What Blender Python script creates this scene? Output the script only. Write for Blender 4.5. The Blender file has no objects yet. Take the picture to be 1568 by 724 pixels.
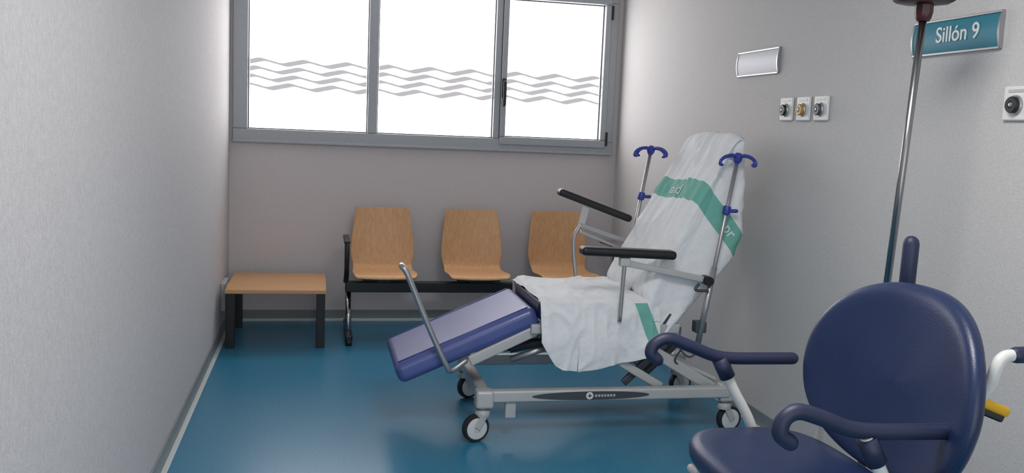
import bpy, bmesh, math, random
from mathutils import Vector, Matrix, noise
from mathutils.bvhtree import BVHTree
random.seed(3)
COL=bpy.context.scene.collection
V=Vector
# ------------------------------------------------------------------ materials
def srgb(r,g,b):
    def c(x):
        x/=255.
        return x/12.92 if x<=.04045 else ((x+.055)/1.055)**2.4
    return (c(r),c(g),c(b),1)
def mat(name,col,rough=.5,metal=0,spec=.5,bump=None,var=None,trans=0,coat=0):
    m=bpy.data.materials.new(name); m.use_nodes=True
    nt=m.node_tree; b=nt.nodes['Principled BSDF']
    b.inputs['Base Color'].default_value=col
    b.inputs['Roughness'].default_value=rough
    b.inputs['Metallic'].default_value=metal
    b.inputs['Specular IOR Level'].default_value=spec
    b.inputs['Transmission Weight'].default_value=trans
    b.inputs['Coat Weight'].default_value=coat
    tc=nt.nodes.new('ShaderNodeTexCoord')
    if var:   # (scale, amount, stretch)
        sc,am,st=var
        mp=nt.nodes.new('ShaderNodeMapping'); mp.inputs['Scale'].default_value=st
        n=nt.nodes.new('ShaderNodeTexNoise'); n.inputs['Scale'].default_value=sc; n.inputs['Detail'].default_value=5
        nt.links.new(tc.outputs['Object'],mp.inputs['Vector']); nt.links.new(mp.outputs[0],n.inputs['Vector'])
        r=nt.nodes.new('ShaderNodeValToRGB')
        r.color_ramp.elements[0].position=.3; r.color_ramp.elements[1].position=.7
        r.color_ramp.elements[0].color=tuple(c*(1-am) for c in col[:3])+(1,)
        r.color_ramp.elements[1].color=tuple(min(1,c*(1+am)) for c in col[:3])+(1,)
        nt.links.new(n.outputs['Fac'],r.inputs['Fac']); nt.links.new(r.outputs['Color'],b.inputs['Base Color'])
    if bump:  # (scale,strength,dist)
        n=nt.nodes.new('ShaderNodeTexNoise'); n.inputs['Scale'].default_value=bump[0]; n.inputs['Detail'].default_value=3
        nt.links.new(tc.outputs['Object'],n.inputs['Vector'])
        bp=nt.nodes.new('ShaderNodeBump'); bp.inputs['Strength'].default_value=bump[1]; bp.inputs['Distance'].default_value=bump[2]
        nt.links.new(n.outputs['Fac'],bp.inputs['Height']); nt.links.new(bp.outputs['Normal'],b.inputs['Normal'])
    return m
M={}
M['wall_r']=mat('wall_vinyl_right',srgb(196,194,193),.75,bump=(160,.35,.004),var=(140,.08,(1,1,1)))
M['wall_l']=mat('wall_vinyl_left',srgb(191,188,189),.75,bump=(160,.38,.004),var=(110,.09,(1,1,.5)))
M['wall_b']=mat('wall_vinyl_back',srgb(207,200,201),.75,bump=(160,.3,.004),var=(140,.06,(1,1,1)))
M['ceil']=mat('ceiling_paint',srgb(225,224,220),.9,bump=(60,.1,.002))
M['floor']=mat('blue_vinyl_floor',srgb(44,120,152),.3,spec=.55,bump=(9,.08,.003),var=(55,.10,(1,1,1)))
M['alu']=mat('window_aluminium',srgb(162,167,171),.45,metal=.1,var=(30,.03,(1,1,1)))
M['gasket']=mat('window_gasket',srgb(80,84,88),.6)
M['base']=mat('baseboard_grey_vinyl',srgb(124,132,136),.45,var=(20,.04,(1,1,1)))
M['basew']=mat('baseboard_light_strip',srgb(196,202,202),.45)
M['black']=mat('black_plastic',srgb(22,22,25),.42,bump=(200,.1,.001))
M['blackmetal']=mat('black_powder_metal',srgb(26,27,30),.4,metal=.2)
M['chrome']=mat('brushed_chrome',srgb(180,180,182),.16,metal=1)
M['chrome2']=mat('stand_pole_steel',srgb(150,150,153),.27,metal=1)
M['steel']=mat('satin_steel',srgb(172,172,174),.35,metal=.8)
M['grey']=mat('grey_painted_metal',srgb(180,182,182),.4,metal=.1,var=(15,.03,(1,1,1)))
M['dgrey']=mat('dark_grey_metal',srgb(70,74,80),.45,metal=.2)
M['navy']=mat('blue_upholstery',srgb(72,84,142),.36,bump=(260,.15,.002),var=(5,.08,(1,1,1)),coat=.2)
M['navy2']=mat('navy_moulded_foam',srgb(26,41,76),.36,bump=(220,.25,.002),var=(6,.08,(1,1,1)))
M['navy3']=mat('navy_armrest_foam',srgb(30,38,66),.5,bump=(300,.2,.001))
M['hookblue']=mat('blue_hook_plastic',srgb(48,60,150),.35)
M['white']=mat('white_enamel',srgb(215,215,212),.3)
M['whitep']=mat('white_plastic',srgb(222,222,218),.4)
M['tyre']=mat('caster_tyre',srgb(30,31,33),.6)
M['hub']=mat('caster_hub',srgb(205,207,207),.4)
M['yellow']=mat('yellow_plastic',srgb(215,165,20),.4)
M['red']=mat('dark_red_plastic',srgb(58,12,18),.35)
M['teal']=mat('teal_sign_face',srgb(44,122,142),.4,spec=.4)
M['signw']=mat('pale_sign_face',srgb(206,210,214),.4)
M['inkwhite']=mat('white_print',srgb(206,222,218),.7)
# wood
def wood(name,axis):
    m=bpy.data.materials.new(name); m.use_nodes=True; nt=m.node_tree; b=nt.nodes['Principled BSDF']
    tc=nt.nodes.new('ShaderNodeTexCoord'); mp=nt.nodes.new('ShaderNodeMapping')
    mp.inputs['Scale'].default_value=(3,60,60) if axis=='x' else (60,60,3)
    n=nt.nodes.new('ShaderNodeTexNoise'); n.inputs['Scale'].default_value=1.2; n.inputs['Detail'].default_value=6
    r=nt.nodes.new('ShaderNodeValToRGB'); r.color_ramp.elements[0].position=.2; r.color_ramp.elements[1].position=.8
    r.color_ramp.elements[0].color=srgb(190,140,94); r.color_ramp.elements[1].color=srgb(214,168,120)
    nt.links.new(tc.outputs['Object'],mp.inputs[0]); nt.links.new(mp.outputs[0],n.inputs['Vector'])
    nt.links.new(n.outputs['Fac'],r.inputs['Fac']); nt.links.new(r.outputs[0],b.inputs['Base Color'])
    b.inputs['Roughness'].default_value=.42
    return m
M['wood']=wood('beech_plywood','z'); M['woodt']=wood('beech_laminate','x')
# frosted daylight glass
def emis(name,col,st,grad=None):
    m=bpy.data.materials.new(name); m.use_nodes=True; nt=m.node_tree
    for n in list(nt.nodes): nt.nodes.remove(n)
    o=nt.nodes.new('ShaderNodeOutputMaterial'); e=nt.nodes.new('ShaderNodeEmission')
    e.inputs['Color'].default_value=col; e.inputs['Strength'].default_value=st
    nt.links.new(e.outputs[0],o.inputs[0]); return m
M['glass']=emis('frosted_daylight_glass',(1.0,.97,.985,1),4.2)
M['film']=emis('grey_window_film',srgb(176,174,178),1.0)
# paper with green band; a*x+b*z in [c-w,c+w]
def paper(name,bx,bz,c,w,zmax=None):
    m=mat(name,srgb(226,228,230),.75,bump=(17,.55,.016))
    nt=m.node_tree; b=nt.nodes['Principled BSDF']
    tc=nt.nodes.new('ShaderNodeTexCoord'); sp=nt.nodes.new('ShaderNodeSeparateXYZ'); nt.links.new(tc.outputs['Object'],sp.inputs[0])
    def mth(op,a,bv,clamp=False):
        n=nt.nodes.new('ShaderNodeMath'); n.operation=op; n.use_clamp=clamp
        for i,x in enumerate((a,bv)):
            if x is None: continue
            if isinstance(x,(int,float)): n.inputs[i].default_value=x
            else: nt.links.new(x,n.inputs[i])
        return n.outputs[0]
    s=mth('ADD',mth('MULTIPLY',sp.outputs['X'],bx),mth('MULTIPLY',sp.outputs['Z'],bz))
    d=mth('ABSOLUTE',mth('SUBTRACT',s,c),None)
    k=mth('LESS_THAN',d,w)
    if zmax is not None:
        k=mth('MULTIPLY',k,mth('LESS_THAN',sp.outputs['Z'],zmax))
    mx=nt.nodes.new('ShaderNodeMix'); mx.data_type='RGBA'
    mx.inputs[6].default_value=srgb(226,228,230); mx.inputs[7].default_value=srgb(110,176,162)
    nt.links.new(k,mx.inputs[0]); nt.links.new(mx.outputs[2],b.inputs['Base Color'])
    return m
M['paperb']=paper('disposable_cover_back',1.2,1,3.578,.085)
M['papers']=paper('disposable_cover_seat',1,.4,1.905,.036,.69)
# ------------------------------------------------------------------ helpers
def empty(name,loc=(0,0,0)):
    o=bpy.data.objects.new(name,None); o.location=loc; COL.objects.link(o); o.empty_display_size=.1; return o
def mk(name,verts,faces,m,parent=None,smooth=True,bevel=0,subs=0,solid=0,segs=3):
    me=bpy.data.meshes.new(name); me.from_pydata([tuple(v) for v in verts],[],faces); me.update()
    bm=bmesh.new(); bm.from_mesh(me); bmesh.ops.recalc_face_normals(bm,faces=bm.faces); bm.to_mesh(me); bm.free()
    o=bpy.data.objects.new(name,me); COL.objects.link(o)
    if m: me.materials.append(M[m] if isinstance(m,str) else m)
    if smooth:
        for p in me.polygons: p.use_smooth=True
    if solid:
        d=o.modifiers.new('solid','SOLIDIFY'); d.thickness=solid; d.offset=0
    if bevel:
        d=o.modifiers.new('bev','BEVEL'); d.width=bevel; d.segments=segs; d.limit_method='ANGLE'; d.angle_limit=math.radians(40)
    if subs:
        d=o.modifiers.new('sub','SUBSURF'); d.levels=subs; d.render_levels=subs
    if (bevel or solid):
        d=o.modifiers.new('wn','WEIGHTED_NORMAL'); d.keep_sharp=True
    if parent: o.parent=parent
    return o
def box(name,a,b,m,parent=None,bevel=0.004,smooth=True,segs=2):
    x0,y0,z0=a; x1,y1,z1=b
    vs=[(x,y,z) for x in (x0,x1) for y in (y0,y1) for z in (z0,z1)]
    fs=[(0,1,3,2),(4,6,7,5),(0,4,5,1),(2,3,7,6),(0,2,6,4),(1,5,7,3)]
    return mk(name,vs,fs,m,parent,smooth,bevel if bevel else 0,segs=segs) if bevel else mk(name,vs,fs,m,parent,False)
def beam(name,p0,p1,w,h,m,parent,up=(0,0,1),bevel=.005,ext=0):
    p0,p1=V(p0),V(p1); d=(p1-p0).normalized(); p0=p0-d*ext; p1=p1+d*ext
    s=d.cross(V(up)).normalized(); u=s.cross(d).normalized()
    vs=[];
    for p in (p0,p1):
        for a,b in ((-1,-1),(1,-1),(1,1),(-1,1)): vs.append(p+s*a*w/2+u*b*h/2)
    fs=[(0,1,2,3),(7,6,5,4)]+[(i,i+4,(i+1)%4+4,(i+1)%4) for i in range(4)]
    return mk(name,vs,fs,m,parent,True,bevel,segs=2 if bevel<.01 else 4)
def smoothpath(pts,n=8):
    pts=[V(p) for p in pts]
    if len(pts)<3: return pts
    out=[]
    P=[pts[0]*2-pts[1]]+pts+[pts[-1]*2-pts[-2]]
    for i in range(1,len(P)-2):
        for k in range(n):
            t=k/n; a,b,c,d=P[i-1],P[i],P[i+1],P[i+2]
            out.append(.5*((2*b)+(c-a)*t+(2*a-5*b+4*c-d)*t*t+(3*b-a-3*c+d)*t**3))
    out.append(pts[-1]); return out
def tube(name,pts,r,m,parent=None,smooth_n=8,seg=16,flat=1.0,roundcap=False):
    P=smoothpath(pts,smooth_n) if smooth_n else [V(p) for p in pts]
    rad=[r]*len(P) if not callable(r) else [r(i/(len(P)-1)) for i in range(len(P))]
    if roundcap:
        d0=(P[0]-P[1]).normalized(); d1=(P[-1]-P[-2]).normalized()
        a=[];ar=[];b=[];br=[]
        for t in (90,60,30):
            t=math.radians(t); a.append(P[0]+d0*rad[0]*math.sin(t)); ar.append(max(.0003,rad[0]*math.cos(t)))
        for t in (30,60,90):
            t=math.radians(t); b.append(P[-1]+d1*rad[-1]*math.sin(t)); br.append(max(.0003,rad[-1]*math.cos(t)))
        P=a+P+b; rad=ar+rad+br
    vs=[];fs=[]
    T=[]
    for i in range(len(P)):
        T.append((P[min(i+1,len(P)-1)]-P[max(i-1,0)]).normalized())
    ref=V((0,1,0)) if abs(T[0].y)<.9 else V((0,0,1))
    n=(ref-T[0]*ref.dot(T[0])).normalized()
    for i,p in enumerate(P):
        n=(n-T[i]*n.dot(T[i])).normalized(); b=T[i].cross(n)
        for k in range(seg):
            a=2*math.pi*k/seg; vs.append(p+(n*math.cos(a)+b*math.sin(a)*flat)*rad[i])
    for i in range(len(P)-1):
        for k in range(seg):
            fs.append((i*seg+k,i*seg+(k+1)%seg,(i+1)*seg+(k+1)%seg,(i+1)*seg+k))
    fs.append(tuple(range(seg))); fs.append(tuple((len(P)-1)*seg+k for k in range(seg)))
    o=mk(name,vs,fs,m,parent)
    for p in o.data.polygons:
        if len(p.vertices)>4 and not roundcap: p.use_smooth=False
    return o
def cyl(name,p0,p1,r,m,parent,seg=24): return tube(name,[p0,p1],r,m,parent,0,seg)
def lathe(name,prof,origin,axis,m,parent,seg=28):
    o=V(origin); a=V(axis).normalized(); n=a.orthogonal().normalized(); b=a.cross(n)
    vs=[];fs=[]
    for r,h in prof:
        for k in range(seg):
            t=2*math.pi*k/seg; vs.append(o+a*h+(n*math.cos(t)+b*math.sin(t))*max(r,.0002))
    for i in range(len(prof)-1):
        for k in range(seg): fs.append((i*seg+k,i*seg+(k+1)%seg,(i+1)*seg+(k+1)%seg,(i+1)*seg+k))
    fs.append(tuple(range(seg))); fs.append(tuple((len(prof)-1)*seg+k for k in range(seg)))
    ob=mk(name,vs,fs,m,parent,True)
    d=ob.modifiers.new('e','EDGE_SPLIT'); d.split_angle=math.radians(40)
    return ob
def cushion(name,corners,thick,m,parent,r=.03,up=None):
    c=[V(p) for p in corners]; n=(c[1]-c[0]).cross(c[3]-c[0]).normalized()
    if n.z<0: n=-n
    if up: n=V(up).normalized()
    vs=c+[p-n*thick for p in c]
    fs=[(0,1,2,3),(7,6,5,4)]+[(i,(i+1)%4,(i+1)%4+4,i+4) for i in range(4)]
    return mk(name,vs,fs,m,parent,True,r,segs=6)
# ------------------------------------------------------------------ room
XL,XR,YB,H=-.66,2.37,7.17,2.8
Y0=-1.2
box('floor',(XL-.15,Y0,-.1),(XR+.15,YB+.3,0),'floor',bevel=0)
box('ceiling',(XL-.15,Y0,H),(XR+.15,YB+.3,H+.1),'ceil',bevel=0)
box('wall_left',(XL-.15,Y0,0),(XL,YB+.3,H),'wall_l',bevel=0)
box('wall_right',(XR,Y0,0),(XR+.15,YB+.3,H),'wall_r',bevel=0)
wx0,wx1,wz0,wz1=-.637,2.325,1.382,2.665
wb=empty('wall_back')
box('wall_below_window',(XL,YB,0),(XR,YB+.2,wz0),'wall_b',wb,bevel=0)
box('wall_above_window',(XL,YB,wz1),(XR,YB+.2,H),'wall_b',wb,bevel=0)
box('wall_left_of_window',(XL,YB,wz0),(wx0,YB+.2,wz1),'wall_b',wb,bevel=0)
box('wall_right_of_window',(wx1,YB,wz0),(XR,YB+.2,wz1),'wall_b',wb,bevel=0)
p=empty('baseboard_left')
box('vinyl_band',(XL,Y0,0.004),(XL+.008,YB-.01,.085),'base',p,.002)
box('floor_strip',(XL+.008,Y0,0.0),(XL+.034,YB-.03,.006),'basew',p,.002)
p=empty('baseboard_back')
box('vinyl_band',(XL+.01,YB-.009,.022),(XR-.01,YB,.088),'base',p,.002)
box('floor_strip',(XL+.03,YB-.03,0),(XR-.03,YB-.009,.022),'basew',p,.003)
p=empty('baseboard_right')
box('vinyl_band',(XR-.008,Y0,0.004),(XR,YB-.01,.085),'base',p,.002)
box('floor_strip',(XR-.034,Y0,0.0),(XR-.008,YB-.03,.006),'basew',p,.002)
# ------------------------------------------------------------------ window
w=empty('window_1')
yf,yb=YB-.03,YB+.09
def fr(n,x0,x1,z0,z1,y0=yf,y1=yb,m='alu',bv=.006): return box(n,(x0,y0,z0),(x1,y1,z1),m,w,bv)
fr('frame_sill',wx0,wx1,wz0,1.472)
fr('frame_head',wx0,wx1,2.575,wz1)
fr('frame_jamb_left',wx0,-.53,1.472,2.575)
fr('frame_jamb_right',2.262,wx1,1.472,2.575)
fr('mullion_a',.356,.428,1.472,2.575)
fr('mullion_b',1.335,1.385,1.472,2.575)
fr('sash_bottom',1.388,2.262,1.425,1.487,YB-.045,YB+.05)
fr('sash_top',1.388,2.262,2.56,2.62,YB-.045,YB+.05)
fr('sash_stile_left',1.388,1.432,1.4875,2.5595,YB-.045,YB+.05)
fr('sash_stile_right',2.215,2.262,1.4875,2.5595,YB-.045,YB+.05)
box('sill_lip',(wx0,YB-.045,wz0-.012),(wx1,YB-.001,wz0+.01),'alu',w,.004)
def tri(ph):   # rounded triangle wave, -1..1
    return math.sin(ph)-math.sin(3*ph)/9*.9
for i,(a,b,z0,z1) in enumerate(((-.53,.356,1.472,2.575),(.428,1.335,1.472,2.575),(1.432,2.215,1.487,2.56))):
    g=YB+.02
    mk('pane_%d'%(i+1),[(a,g,z0),(b,g,z0),(b,g,z1),(a,g,z1)],[(0,1,2,3)],'glass',w,False)
    for s,(xa,xb,za,zb) in enumerate(((a,a+.008,z0,z1),(b-.008,b,z0,z1),(a+.008,b-.008,z0,z0+.008),(a+.008,b-.008,z1-.008,z1))):
        box('gasket_%d_%d'%(i,s),(xa,g-.01,za),(xb,g-.002,zb),'gasket',w,0)
    vs=[];fs=[]
    N=180
    for row in range(4):
        zc=1.972-row*.060
        st=len(vs)
        for k in range(N+1):
            x=a+.010+(b-a-.020)*k/N
            ph=2*math.pi*(x-a+.035*row)/.32
            # upper and lower edges are one zigzag slightly out of step: a continuous ribbon that swells and thins
            up=zc+.014+.015*tri(ph)
            lo=zc-.012+.015*tri(ph-.85)
            lo=min(lo,up-.015)
            vs+= [(x,g-.003,lo),(x,g-.003,up)]
        for k in range(N): fs.append((st+2*k,st+2*k+2,st+2*k+3,st+2*k+1))
    mk('film_waves_%d'%(i+1),vs,fs,'film',w,False)
tube('handle_grip',[(1.408,YB-.085,1.91),(1.408,YB-.09,1.83),(1.408,YB-.085,1.735)],.015,'black',w,roundcap=True)
box('handle_plate',(1.390,YB-.058,1.79),(1.426,YB-.045,1.94),'black',w,.004)
cyl('handle_neck',(1.408,YB-.09,1.88),(1.408,YB-.05,1.88),.012,'black',w)
for z in (1.50,2.5): box('hinge_%d'%int(z*10),(2.258,YB-.055,z-.055),(2.276,YB-.03,z+.055),'black',w,.004)
# ------------------------------------------------------------------ beam seating
bs=empty('beam_bench_seating')
def shell(cx):
    prof=[(6.435,.452,.42),(6.45,.470,.445),(6.50,.477,.455),(6.60,.470,.46),(6.70,.459,.455),(6.78,.458,.445),(6.835,.475,.432),(6.868,.515,.445),(6.885,.56,.478),(6.90,.63,.474),(6.925,.74,.448),(6.95,.84,.422),(6.962,.90,.406),(6.966,.914,.402),(6.967,.918,.392)]
    n=16; vs=[];fs=[]
    for j,(y,z,wd) in enumerate(prof):
        for i in range(n+1):
            t=i/n*2-1
            dy=-.02*t*t if z>.55 else 0
            dz=.008*t*t if z<.5 else 0
            vs.append((cx+t*wd/2,y+dy,z+dz))
    for j in range(len(prof)-1):
        for i in range(n):
            a=j*(n+1)+i; fs.append((a,a+1,a+n+2,a+n+1))
    o=mk('seat_shell',vs,fs,'wood',bs,True)
    d=o.modifiers.new('sub','SUBSURF'); d.levels=1; d.render_levels=2
    d=o.modifiers.new('solid','SOLIDIFY'); d.thickness=.013; d.offset=0
    box('seat_bracket',(cx-.16,6.52,.43),(cx+.16,6.80,.445),'blackmetal',bs,.003)
    box('bracket_post',(cx-.05,6.62,.40),(cx+.05,6.72,.432),'blackmetal',bs,.003)
for cx in (.477,1.158,1.84): shell(cx)
box('beam',(.2,6.63,.325),(2.2,6.71,.40),'blackmetal',bs,.006)
for X in (.222,2.15):
    cyl('leg_post_%d'%int(X),(X,6.67,.33),(X,6.50,.06),.021,'chrome',bs)
    beam('leg_foot_%d'%int(X),(X,6.34,.05),(X,6.92,.05),.05,.045,'blackmetal',bs,bevel=.01)
    for yy in (6.35,6.91): cyl('foot_glide_%d_%d'%(int(X),int(yy*10)),(X,yy,0),(X,yy,.04),.022,'black',bs)
    Xa=X-.02 if X<1 else X+.02
    tube('armrest_loop_%d'%int(X),[(Xa,6.68,.40),(Xa,6.56,.44),(Xa,6.47,.52),(Xa,6.455,.64),(Xa,6.48,.70),(Xa,6.60,.715),(Xa,6.80,.71)],.018,'black',bs,roundcap=True)
    beam('armrest_pad_%d'%int(X),(Xa,6.46,.712),(Xa,6.83,.712),.045,.022,'black',bs,bevel=.009)
# ------------------------------------------------------------------ side table
t=empty('side_table')
box('top',(-.605,6.28,.375),(.062,7.0,.405),'woodt',t,.005)
for i,(x,y) in enumerate(((-.60,6.29),(-.003,6.29),(-.60,6.93),(-.003,6.93))):
    box('leg_%d'%(i+1),(x,y,0),(x+.058,y+.058,.374),'blackmetal',t,.004)
box('apron_front',(-.54,6.93,.345),(-.004,6.945,.374),'blackmetal',t,.002)
box('apron_back',(-.54,6.95,.335),(-.004,6.97,.374),'blackmetal',t,.002)
for x in (-.595,.035): box('apron_side_%d'%(x>0),(x,6.35,.345),(x+.018,6.929,.374),'blackmetal',t,.002)
ob=empty('wall_outlet_box')
box('body',(XL,6.55,.20),(XL+.035,6.80,.40),'grey',ob,.006)
box('cover',(XL+.035,6.57,.22),(XL+.041,6.78,.38),'whitep',ob,.003)
# ------------------------------------------------------------------ wall signs
def sign(name,ya,yb,zc,h,face,bulge):
    e=empty(name); n=12; vs=[];fs=[]
    for y in (ya,yb):
        for k in range(n+1):
            t=k/n*2-1; vs.append((XR-.008-bulge*(1-t*t),y,zc+t*h/2))
    for k in range(n): fs.append((k,k+1,n+2+k,n+1+k))
    mk('face',vs,fs,face,e,True)
    for j,y in enumerate((ya,yb)):
        vs=[]
        for yy in (y-.005,y+.005):
            for k in range(n+1):
                t=k/n*2-1; vs.append((XR-.010-bulge*1.1*(1-t*t),yy,zc+t*(h/2+.004)))
            vs.append((XR-.001,yy,zc+h/2+.004)); vs.append((XR-.001,yy,zc-h/2-.004))
        q=n+3
        fs=[tuple(range(q)),tuple(range(2*q-1,q-1,-1))]+[(k,k+q,(k+1)%q+q,(k+1)%q) for k in range(q)]
        mk('end_cap_%d'%j,vs,fs,'steel',e,False)
    for j,z in enumerate((zc-h/2,zc+h/2)):
        box('rail_%d'%j,(XR-.014,min(ya,yb),z-.004),(XR-.001,max(ya,yb),z+.004),'steel',e,.001)
    return e
sign('blank_wall_sign',4.51,4.99,1.97,.13,'signw',.010)
s=sign('room_number_sign',2.89,3.38,1.975,.128,'teal',.010)
def text_on(name,body,size,mw,m,parent):
    tx=bpy.data.curves.new(name,'FONT'); tx.body=body; tx.size=size; tx.align_x='CENTER'; tx.align_y='CENTER'; tx.extrude=.0008; tx.offset=.0008
    to=bpy.data.objects.new(name,tx); COL.objects.link(to); tx.materials.append(M[m]); to.matrix_world=mw; to.parent=parent; return to
text_on('sign_text','Sill\u00f3n 9',.083,Matrix(((0,0,-1,XR-.0195),(-1,0,0,3.11),(0,1,0,1.978),(0,0,0,1))),'whitep',s)
# ------------------------------------------------------------------ medical gas outlets
def gas(yc,col,zc=1.711):
    e=empty('medical_gas_outlet')
    box('plate',(XR-.014,yc-.064,zc-.060),(XR-.001,yc+.064,zc+.060),'whitep',e,.008)
    box('label',(XR-.016,yc-.04,zc+.038),(XR-.0135,yc+.04,zc+.048),'grey',e,0)
    lathe('collar',[(.034,0),(.034,.008),(.032,.011)],(XR-.014,yc,zc-.006),(-1,0,0),'steel',e)
    lathe('socket_ring',[(.029,0),(.029,.018),(.026,.022),(.012,.022),(.012,.012)],(XR-.016,yc,zc-.006),(-1,0,0),M[col],e)
    lathe('socket_pin',[(.009,0),(.009,.018),(.006,.02)],(XR-.02,yc,zc-.006),(-1,0,0),'steel',e)
M['brassy']=mat('ochre_plastic',srgb(170,128,40),.4)
gas(4.387,'black'); gas(4.216,'brassy'); gas(4.05,'dgrey'); gas(2.775,'black')
# ------------------------------------------------------------------ casters
def caster(par,i,x,y,r,ang,top,wm='hub',off=.035):
    a=math.radians(ang); dx,dy=math.cos(a),math.sin(a); cx,cy=x+dx*off,y+dy*off
    ax=V((-dy,dx,0))
    lathe('caster_tyre_%d'%i,[(r*.76,-.018),(r*.94,-.018),(r,-.011),(r,.011),(r*.94,.018),(r*.76,.018)],(cx,cy,r),ax,'tyre',par)
    lathe('caster_hub_%d'%i,[(.004,-.025),(r*.2,-.025),(r*.25,-.021),(r*.66,-.020),(r*.77,-.019),(r*.77,.019),(r*.66,.020),(r*.25,.021),(r*.2,.025),(.004,.025)],(cx,cy,r),ax,wm,par)
    lathe('caster_housing_%d'%i,[(.012,2*r+.022),(.034,2*r+.02),(.04,2*r+.005),(.036,2*r-.012)],(x,y,0),(0,0,1),'grey',par)
    for s in (-1,1):
        beam('caster_fork_%d_%d'%(i,s>0),V((x,y,2*r))+ax*s*.03,V((cx,cy,r+.01))+ax*s*.03,.006,.034,'grey',par,up=(dx,dy,0),bevel=.002,ext=.008)
    cyl('caster_stem_%d'%i,(x,y,2*r+.01),(x,y,top),.02,'grey',par)
# ------------------------------------------------------------------ treatment recliner
b=empty('treatment_recliner_chair')
yn,yfar=4.35,5.07
for i,(y,sx) in enumerate(((yn,1),(yfar,1))):
    box('base_rail_%d'%i,(.84,y-.028,.195),(2.13,y+.028,.256),'grey',b,.012,segs=4)
box('base_crossbar_front',(.80,yn,.19),(.86,yfar,.245),'grey',b,.012)
box('base_crossbar_rear',(2.05,yn,.19),(2.11,yfar,.245),'grey',b,.012)
for i,(x,y,a) in enumerate(((.815,yn-.01,195),(.83,yfar-.02,25),(2.12,yn+.02,10),(2.12,yfar-.02,10))):
    caster(b,i,x,y,.07,a,.25)
    box('corner_block_%d'%i,(x-.04,y-.04,.17),(x+.05,y+.045,.262),'grey',b,.016,segs=4)
n=40
vs=[(1.37+.31*math.cos(2*math.pi*k/n),yn-.0295,.2255+.022*math.sin(2*math.pi*k/n)) for k in range(n)]
mk('rail_plaque',vs,[tuple(range(n))],'dgrey',b,False)
lathe('plaque_disc',[(.019,0),(.019,.0015)],(1.36,yn-.0295,.2255),(0,-1,0),'whitep',b)
box('plaque_mark_h',(1.349,yn-.032,.223),(1.371,yn-.0308,.228),'dgrey',b,0)
box('plaque_mark_v',(1.3575,yn-.032,.2145),(1.3625,yn-.0308,.2365),'dgrey',b,0)
for k in range(7): box('plaque_lettering_%d'%k,(1.388+k*.016,yn-.0312,.219),(1.399+k*.016,yn-.0297,.231),'grey',b,0)
box('pedal_bracket',(.93,yn-.012,.11),(.985,yn+.015,.20),'grey',b,.006)
for i,y in enumerate((yn+.07,yfar-.07)):
    beam('lift_arm_a_%d'%i,(1.33,y,.50),(1.78,y,.235),.03,.045,'grey',b,bevel=.01)
    beam('lift_arm_b_%d'%i,(1.60,y+.0,.50),(2.07,y,.225),.03,.06,'grey',b,bevel=.01)
    beam('lift_arm_c_%d'%i,(1.58,y+.03,.25),(1.80,y+.03,.46),.022,.04,'dgrey',b,bevel=.006)
    box('seat_rail_%d'%i,(1.06,y-.02,.525),(1.86,y+.02,.575),'grey',b,.008)
    beam('back_bracket_%d'%i,(1.76,y,.54),(1.95,y,.83),.03,.05,'dgrey',b,up=(1,0,0),bevel=.006)
beam('lift_plate',(1.75,4.71,.27),(1.95,4.71,.46),.30,.03,'dgrey',b,bevel=.006)
beam('base_cover_panel',(1.80,4.52,.40),(2.09,4.52,.27),.20,.02,'grey',b,bevel=.006)
box('seat_cross_a',(1.10,yn+.06,.50),(1.15,yfar-.06,.545),'dgrey',b,.006)
box('seat_cross_b',(1.72,yn+.06,.49),(1.80,yfar-.06,.535),'dgrey',b,.006)
cyl('actuator_body',(1.0,4.62,.40),(1.35,4.62,.47),.026,'dgrey',b)
cyl('actuator_rod',(.84,4.62,.37),(1.02,4.62,.404),.013,'chrome',b)
cyl('actuator_near',(.98,4.5,.37),(1.25,4.5,.46),.018,'steel',b)
box('motor_box',(1.32,4.58,.42),(1.52,4.84,.50),'dgrey',b,.01)
tube('control_cable',[(1.86,4.40,.56),(1.85,4.37,.46),(1.90,4.36,.41),(1.95,4.37,.44),(1.93,4.37,.48),(1.87,4.38,.45),(1.84,4.40,.38),(1.90,4.42,.34)],.005,'dgrey',b,seg=8)
# leg rest
e1=V((1.075,0,.665)); e2=V((.372,0,.362)); dn=V((.396,0,-.918)).normalized()
def yv(p,y): return V((p.x,y,p.z))
cushion('legrest_cushion',[yv(e2,4.42),yv(e1,4.42),yv(e1,5.02),yv(e2,5.02)],.108,'navy',b,.038)
dd=(e1-e2).normalized()
for i,y in enumerate((4.44,5.0)):
    p0=e2+dd*.36+dn*.135; p1=e1+dd*.10+dn*.12
    beam('legrest_bar_%d'%i,yv(p0,y),yv(p1,y),.03,.055,'grey',b,bevel=.008)
p0=e2+dd*.39+dn*.12
box('legrest_cross',(p0.x-.02,4.44,p0.z-.02),(p0.x+.03,5.0,p0.z+.02),'grey',b,.006)
nn=-dn
for i,y in enumerate((4.455,4.985)):
    tube('legrest_piping_%d'%i,[yv(e2+dd*.03+nn*.001,y),yv(e1-dd*.03+nn*.001,y)],.004,'navy',b,0,8)
tube('foot_hoop',[(.735,4.43,.385),(.66,4.40,.345),(.632,4.385,.375),(.55,4.385,.545),(.47,4.385,.73),(.425,4.385,.835),(.405,4.392,.862),(.40,4.42,.868)],.0145,'steel',b,roundcap=True)
cushion('seat_cushion',[(1.10,4.42,.695),(1.70,4.42,.695),(1.70,5.02,.695),(1.10,5.02,.695)],.11,'navy2',b,.035)
bn=V((-.862,0,.507))
f0=V((1.66,0,.70)); f1=V((2.10,0,1.50))
cushion('backrest_cushion',[yv(f0,4.46),yv(f1,4.46),yv(f1,4.98),yv(f0,4.98)],.07,'navy',b,.03,up=bn)
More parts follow.
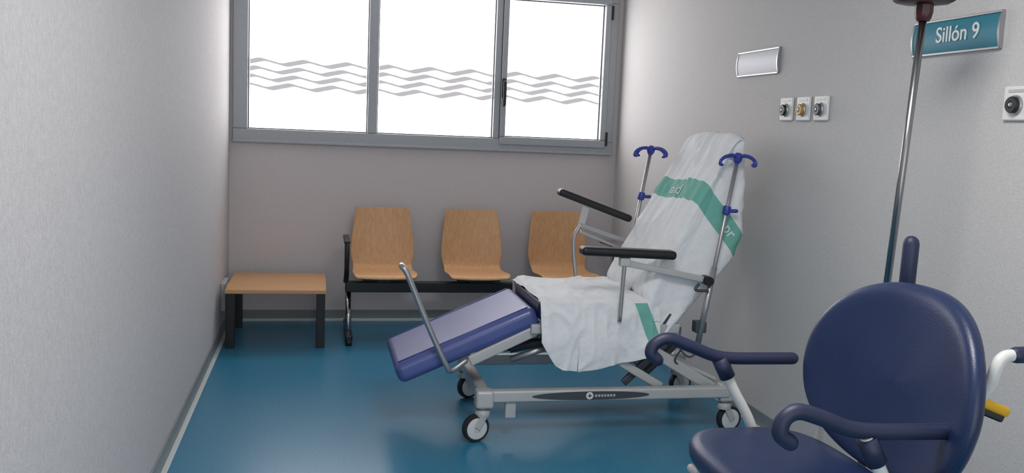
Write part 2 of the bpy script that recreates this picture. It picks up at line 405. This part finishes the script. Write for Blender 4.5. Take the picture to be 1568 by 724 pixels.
# --- disposable cover over back rest
def resample(poly,n):
    P=[V((a,c)) for a,c in poly]; P.append(P[0]); L=[0]
    for i in range(1,len(P)): L.append(L[-1]+(P[i]-P[i-1]).length)
    out=[]
    for k in range(n):
        s=L[-1]*k/n; i=1
        while L[i]<s: i+=1
        t=(s-L[i-1])/(L[i]-L[i-1]); out.append(P[i-1].lerp(P[i],t))
    for _ in range(3): out=[(out[k-1]+out[k]*2+out[(k+1)%n])/4 for k in range(n)]
    return out
prof=[(1.65,.74),(1.76,.94),(1.86,1.13),(1.96,1.31),(2.04,1.45),(2.075,1.53),(2.11,1.572),(2.15,1.575),(2.165,1.53),(2.17,1.40),(2.18,1.22),(2.18,1.05),(2.13,.92),(2.03,.80),(1.93,.68),(1.84,.57),(1.77,.50),(1.73,.52),(1.70,.62)]
NP=170; ring=resample(prof,NP)
cen=V((1.95,1.05))
rows=[]; Ny=56
ya,yb2=4.405,5.035
for y,s in ((ya,.02),(ya,.25),(ya,.5),(ya,.7),(ya+.002,.82),(ya+.006,.91),(ya+.014,.96),(ya+.026,.985)): rows.append((y,s))
for k in range(Ny+1): rows.append((ya+.045+(yb2-ya-.09)*k/Ny,1.0))
for y,s in ((yb2-.026,.985),(yb2-.014,.96),(yb2-.006,.91),(yb2,.7),(yb2,.3),(yb2,.02)): rows.append((y,s))
vs=[];fs=[]
def fold(x,y,z):
    a=(x-.55*(z-.7))
    q=noise.noise(V((a*7,y*9,z*1.3)))+.6*noise.noise(V((a*16+3,y*20,z*2.5+5)))
    r=1-abs(noise.noise(V((a*5+9,y*7+z*1.5,z*1.0+2))))*2.2
    r2=1-abs(noise.noise(V((a*9-4,y*6-z*4,z*3+8))))*5
    return q*.019+max(0,r)*.011+max(0,r2)*.010
for y,s in rows:
    for k in range(NP):
        pr=ring[k]
        d=(ring[(k+1)%NP]-ring[k-1]).normalized(); nrm=V((d.y,-d.x))
        if (pr-cen).dot(nrm)<0: nrm=-nrm
        c2=V((1.72+ (pr.y-.6)*.42, pr.y))
        q=c2.lerp(pr,s) if s<1 else pr.copy()
        x,z=q.x,q.y
        fo=fold(x,y,z)
        ty=abs((y-4.72)/.315)
        drop=-.035*max(0,ty-.55)**2*4*(max(0,z-1.3)/.27)
        if s>=.95:
            x+=nrm.x*fo; z+=nrm.y*fo+drop
            yy=y+ (noise.noise(V((x*6,z*4,y*3)))*.006)
        else:
            z+=drop; yy=y+( -1 if y<4.7 else 1)*(fo*1.2*min(1,s*1.3))
        yy=4.72+(yy-4.72)*(1-.07*max(0,(z-1.15)/.4))
        vs.append((x,yy,z))
R_=len(rows)
for j in range(R_-1):
    for k in range(NP): fs.append((j*NP+k,j*NP+(k+1)%NP,(j+1)*NP+(k+1)%NP,(j+1)*NP+k))
fs.append(tuple(range(NP))); fs.append(tuple((R_-1)*NP+k for k in range(NP)))
cov=mk('backrest_cover',vs,fs,'paperb',b,True)
bvh=BVHTree.FromPolygons([V(v) for v in vs],fs)
def print_on(name,body,size,org,ux,uy,nrm):
    tx=bpy.data.curves.new(name,'FONT'); tx.body=body; tx.size=size; tx.align_x='CENTER'; tx.align_y='CENTER'; tx.resolution_u=3; tx.offset=.001
    to=bpy.data.objects.new(name+'_tmp',tx); COL.objects.link(to)
    me=bpy.data.meshes.new_from_object(to); bpy.data.objects.remove(to)
    bm=bmesh.new(); bm.from_mesh(me)
    bmesh.ops.triangulate(bm,faces=bm.faces)
    for _ in range(2):
        bmesh.ops.subdivide_edges(bm,edges=[e for e in bm.edges if e.calc_length()>.008],cuts=1)
        bmesh.ops.triangulate(bm,faces=bm.faces)
    for v in bm.verts:
        p=V(org)+V(ux)*v.co.x+V(uy)*v.co.y+V(nrm)*.25
        h=bvh.ray_cast(p,-V(nrm))
        if h[0]: v.co=h[0]+V(nrm)*.004
        else: v.co=V(org)
    bm.to_mesh(me); bm.free()
    o=bpy.data.objects.new(name,me); COL.objects.link(o); me.materials.clear(); me.materials.append(M['inkwhite']); o.parent=b
N1=V((-.86,0,.51)).normalized(); U1=V((.51,0,.86)).normalized()
def onband(x): return 3.578-1.2*x
print_on('cover_lettering_front','salud',.085,(1.945,4.74,onband(1.945)),V((0,-1,0)),U1,N1)
sd=V((.64,0,-.768)).normalized()
print_on('cover_lettering_side','pr',.08,(2.09,4.45,onband(2.09)),sd,V((.768,0,.64)),V((0,-1,0)))
# --- seat cover
nu,nv=90,110; vs=[];fs=[]
def zb(x):
    pts=[(1.08,.52),(1.12,.45),(1.17,.37),(1.21,.345),(1.30,.335),(1.45,.36),(1.60,.385),(1.68,.41),(1.73,.47),(1.80,.56)]
    for (a,c),(d,e) in zip(pts,pts[1:]):
        if a<=x<=d: return c+(e-c)*(x-a)/(d-a)
    return pts[-1][1]
for i in range(nu+1):
    u=i/nu; x=1.095+u*.645
    for j in range(nv+1):
        v=j/nv
        if v<.15:
            t=v/.15; y=5.05; z=.50+(.70-.50)*t; top=0
        elif v<.6:
            t=(v-.15)/.45; y=5.045-(5.045-4.395)*t; z=.712; top=1
            e=min(t,1-t)
            z-=.014*max(0,1-e/.06)**2
        else:
            t=(v-.6)/.4; z=.698+(zb(x)-.698)*t; y=4.39-.02*math.sin(t*2.2); top=0
        q=noise.noise(V((x*5,y*5,z*3)))
        r=max(0,1-abs(noise.noise(V((x*6+y*2,y*4-x*2,z*2+1))))*3)
        r2=max(0,1-abs(noise.noise(V((x*9-y*3,y*8+x*4,z*5+7))))*5)
        xx=x
        if top: z+=.010*q+.009*r+.007*r2
        else:
            y+=(-1 if y<4.7 else 1)*(.014*q+.012*r +.008*r2+ .018*math.sin(x*22+z*5)*min(1,abs(.7-z)*4)*.6)
            y=min(y,4.395) if y<4.7 else y
            xx=x+.012*noise.noise(V((z*6,x*2,4)))*(abs(.7-z)*3) + (.05*(.7-z) if x<1.3 else 0)
        if x<1.12 and top: z-=.02*((1.12-x)/.025)
        if x>1.66: z-= .5*(x-1.66)*(1 if z>.6 else 0)
        vs.append((xx,y,z))
for i in range(nu):
    for j in range(nv):
        a=i*(nv+1)+j; fs.append((a,a+1,a+nv+2,a+nv+1))
mk('seat_cover',vs,fs,'papers',b,True,solid=.0015)
# --- arm rests
beam('armrest_pad_near',(1.285,4.36,.962),(1.785,4.36,.945),.085,.045,'black',b,bevel=.018)
beam('armrest_pad_far',(1.355,5.11,1.205),(1.80,5.11,1.052),.085,.042,'black',b,bevel=.018)
tube('armrest_post_near',[(1.52,4.355,.93),(1.515,4.355,.82),(1.51,4.36,.60)],.011,'steel',b)
box('armrest_clamp_near',(1.49,4.335,.885),(1.545,4.375,.93),'grey',b,.006)
beam('armrest_link_near',(1.53,4.36,.90),(1.95,4.36,.82),.02,.032,'grey',b,bevel=.005)
cyl('armrest_knob_near',(1.97,4.32,.815),(1.97,4.40,.815),.024,'black',b)
tube('armrest_lever_near',[(1.92,4.34,.80),(1.90,4.33,.77),(1.97,4.33,.765)],.008,'dgrey',b)
beam('armrest_support_far',(1.53,5.11,1.13),(1.50,5.11,1.00),.018,.04,'grey',b,up=(1,0,0),bevel=.004)
beam('armrest_link_far',(1.50,5.11,1.01),(1.84,5.11,.90),.02,.03,'steel',b,bevel=.004)
beam('armrest_link_far_low',(1.50,5.12,.97),(1.80,5.12,.86),.014,.02,'steel',b,bevel=.003)
tube('armrest_post_far',[(1.50,5.11,1.02),(1.46,5.11,.90),(1.50,5.10,.60)],.011,'steel',b)
# --- infusion poles
def pole(tag,p0,p1):
    p0,p1=V(p0),V(p1); d=(p1-p0).normalized()
    cyl('infusion_pole_'+tag,p0,p1,.011,'steel',b)
    cyl('infusion_sleeve_'+tag,p0,p0+d*.42,.0155,'steel',b)
    k=p0+d*(.72*(p1-p0).length)
    lathe('pole_knob_'+tag,[(.018,-.02),(.02,-.015),(.02,.02),(.017,.025)],k,d,'hookblue',b)
    tube('pole_knob_wing_'+tag,[k,k+V((.05,-.01,0))],.010,'hookblue',b,0,roundcap=True)
    lathe('hook_hub_'+tag,[(.014,-.03),(.022,-.015),(.024,.01),(.012,.022)],p1,d,'hookblue',b)
    for q in range(4):
        a=q*math.pi/2+.35; h=V((math.cos(a),math.sin(a),0))
        tube('hook_%s_%d'%(tag,q),[p1,p1+h*.045+V((0,0,.008)),p1+h*.09+V((0,0,.0)),p1+h*.118+V((0,0,-.018)),p1+h*.122+V((0,0,-.036)),p1+h*.108+V((0,0,-.04))],lambda t:.0105-.003*t,'hookblue',b,seg=10,roundcap=True)
pole('near',(1.938,4.35,.47),(2.092,4.35,1.455))
pole('far',(1.75,5.12,.47),(1.908,5.12,1.465))
for i,(x,y) in enumerate(((1.95,4.37),(1.765,5.1))):
    box('pole_bracket_%d'%i,(x-.03,y-.03,.54),(x+.03,y+.03,.60),'dgrey',b,.006)
# ------------------------------------------------------------------ shower wheelchair (foreground)
c=empty('commode_wheelchair')
ar=.0205
for tag,y,pts in (('near',1.95,[(1.125,.825),(1.098,.848),(1.105,.885),(1.14,.902),(1.20,.886),(1.28,.856),(1.36,.846),(1.46,.843),(1.58,.84)]),
                  ('far',2.74,[(1.085,.825),(1.062,.848),(1.075,.88),(1.12,.895),(1.20,.868),(1.28,.838),(1.35,.828),(1.46,.826),(1.565,.825)])):
    tube('armrest_'+tag,[(x,y,z) for x,z in pts],ar,'navy3',c,roundcap=True)
    sh=.03 if tag=='near' else 0
    tube('armrest_tube_'+tag,[(1.30+sh,y,.835 if tag=='near' else .83),(1.36+sh,y,.72),(1.43+sh,y+(.0),.60),(1.47+sh,y,.46)],.0175,'white',c)
    cyl('armrest_collar_'+tag,(1.30+sh,y,.83),(1.335+sh,y,.765),.026,'navy3',c)
n=48; vs=[];fs=[]
sc=V((1.365,2.35)); 
def sq(a,e): return math.copysign(abs(a)**e,a)
levels=[(.0,.075-.0),(.35,.072),(.7,.074),(.88,.078),(.96,.068),(1.0,.045),(.99,.02),(.94,.0),(.5,.0),(.0,.0)]
for rr,h in levels:
    for k in range(n):
        t=2*math.pi*k/n
        x=sc.x+.235*sq(math.cos(t),.62)*max(rr,.001); y=sc.y+.37*sq(math.sin(t),.62)*max(rr,.001)
        vs.append((x,y,.535+h))
for j in range(len(levels)-1):
    for k in range(n): fs.append((j*n+k,j*n+(k+1)%n,(j+1)*n+(k+1)%n,(j+1)*n+k))
mk('seat',vs,fs,'navy2',c,True)
vs=[];fs=[]; n=64
def bk(u,v,side,th):
    wdt=.395*(1.0-.10*max(0,v)-.06*max(0,-v))
    y=2.245+u*wdt; zz=v*.275
    x=1.635+.16*(zz)+(-.075*u*u)
    z=.885+zz
    return V((x+side*th,y,z))
rings=[(.001,-1,.030),(.3,-1,.029),(.55,-1,.029),(.75,-1,.031),(.88,-1,.033),(.95,-1,.028),(.99,-1,.016),(1.0,0,0),(.99,1,.014),(.95,1,.024),(.85,1,.03),(.5,1,.03),(.001,1,.03)]
for rr,sd_,th in rings:
    for k in range(n):
        t=2*math.pi*k/n; u=sq(math.cos(t),.82)*rr; v=sq(math.sin(t),.82)*rr
        vs.append(bk(u,v,sd_,th))
for j in range(len(rings)-1):
    for k in range(n): fs.append((j*n+k,j*n+(k+1)%n,(j+1)*n+(k+1)%n,(j+1)*n+k))
o=mk('backrest',vs,fs,'navy2',c,True); d=o.modifiers.new('s','SUBSURF'); d.levels=1; d.render_levels=1
for tag,y in (('near',2.06),('far',2.60)):
    tube('back_upright_'+tag,[(1.58,y,.44),(1.61,y,.62),(1.66,y,.85),(1.69,y,.97)],.016,'white',c)
    tube('seat_rail_'+tag,[(1.19,y,.50),(1.35,y,.505),(1.60,y,.50)],.016,'white',c)
    tube('front_leg_'+tag,[(1.20,y,.50),(1.17,y,.35),(1.14,y,.17)],.016,'white',c)
    tube('rear_leg_'+tag,[(1.58,y,.50),(1.62,y,.35),(1.66,y,.17)],.016,'white',c)
    tube('lower_rail_'+tag,[(1.15,y,.22),(1.40,y,.24),(1.65,y,.22)],.014,'white',c)
tube('push_handle_tube_near',[(1.64,2.06,.80),(1.655,1.99,.89),(1.665,1.95,.96),(1.67,1.94,1.005),(1.685,1.94,1.03),(1.72,1.94,1.038),(1.84,1.94,1.04)],.0155,'white',c)
tube('push_handle_grip_near',[(1.725,1.94,1.038),(1.85,1.94,1.04)],.021,'navy3',c,0,roundcap=True)
tube('push_handle_tube_far',[(1.67,2.5,.80),(1.75,2.47,.98),(1.765,2.455,1.10),(1.765,2.45,1.25)],.0145,'white',c)
tube('push_handle_grip_far',[(1.765,2.453,1.12),(1.765,2.45,1.255)],.024,'navy3',c,0,roundcap=True)
cyl('back_cross',(1.66,2.0,.80),(1.66,2.6,.80),.014,'white',c)
cyl('seat_cross_front',(1.20,2.02,.48),(1.20,2.68,.48),.014,'white',c)
cyl('seat_cross_rear',(1.49,1.95,.47),(1.49,2.74,.47),.014,'white',c)
beam('brake_lever',(1.65,2.02,.900),(1.75,1.99,.863),.026,.036,'black',c,bevel=.006)
beam('brake_lever_tip',(1.675,2.0,.905),(1.757,1.985,.873),.028,.026,'yellow',c,bevel=.008)
for i,(x,y,a) in enumerate(((1.14,2.06,10),(1.14,2.6,-10),(1.66,2.06,10),(1.66,2.6,-10))):
    caster(c,i,x,y,.06,a,.19)
# ------------------------------------------------------------------ floor IV stand
s=empty('iv_drip_stand')
B=V((1.975,2.93,0)); T=V((2.018,2.85,2.0))
cyl('lower_pole',B+V((0,0,.09)),B.lerp(T,.5),.0155,'dgrey',s)
cyl('upper_pole',B.lerp(T,.45),T,.013,'chrome2',s)
lathe('hub_clamp',[(.02,-.06),(.026,-.05),(.03,-.03),(.03,-.005),(.09,.002),(.105,.012),(.105,.035),(.06,.05),(.02,.055)],T+V((0,0,.035)),(0,0,1),'red',s,seg=8)
for q in range(4):
    a=q*math.pi/2+.4; h=V((math.cos(a),math.sin(a),0)); T2=T+V((0,0,.16))
    tube('bag_hook_%d'%q,[T2,T2+h*.05,T2+h*.1+V((0,0,-.01)),T2+h*.13+V((0,0,.02))],.005,'steel',s)
cyl('top_stem',T,T+V((0,0,.17)),.01,'steel',s)
lathe('base_hub',[(.03,0.03),(.045,.04),(.045,.09),(.03,.12),(.016,.14)],(B.x,B.y,0),(0,0,1),'black',s)
for q in range(5):
    a=q*2*math.pi/5+.2; h=V((math.cos(a),math.sin(a),0))
    tube('base_leg_%d'%q,[B+V((0,0,.075)),B+h*.12+V((0,0,.07)),B+h*.21+V((0,0,.055))],.013,'blackmetal',s)
    pc=B+h*.215; ax=V((-h.y,h.x,0))
    lathe('base_wheel_%d'%q,[(.012,-.012),(.022,-.012),(.025,-.008),(.025,.008),(.022,.012),(.012,.012)],(pc.x,pc.y,.025),ax,'tyre',s)
# ------------------------------------------------------------------ lights
w=bpy.data.worlds.new('world'); bpy.context.scene.world=w; w.use_nodes=True
w.node_tree.nodes['Background'].inputs[0].default_value=(.96,.97,1,1); w.node_tree.nodes['Background'].inputs[1].default_value=1.5
cl=empty('added_fill_panel')  # out-of-view panel and lamp, added as fill for general room light
box('fill_panel_frame',(.4,1.6,H-.02),(1.3,2.5,H-.001),'whitep',cl,.003)
l=bpy.data.lights.new('fill_lamp','AREA'); l.shape='RECTANGLE'; l.size=.85; l.size_y=.85; l.energy=38; l.color=(1,.98,.96)
lo=bpy.data.objects.new('fill_lamp',l); COL.objects.link(lo); lo.location=(.85,2.05,H-.03); lo.parent=cl
# ------------------------------------------------------------------ camera
f=1400.
Yw=V((-294,177,-f)).normalized(); Zw=V((1,-.042,0)).cross(Yw).normalized(); Xw=Yw.cross(Zw).normalized()
cam=bpy.data.cameras.new('camera'); co=bpy.data.objects.new('camera',cam); COL.objects.link(co)
cam.sensor_width=36; cam.lens=36*f/1568.; cam.clip_start=.05
Mx=Matrix((Xw,Yw,Zw)).to_4x4(); Mx.translation=V((0,0,1.55)); co.matrix_world=Mx
bpy.context.scene.camera=co
bpy.context.scene.view_settings.view_transform='Standard'
bpy.context.scene.view_settings.exposure=0.3
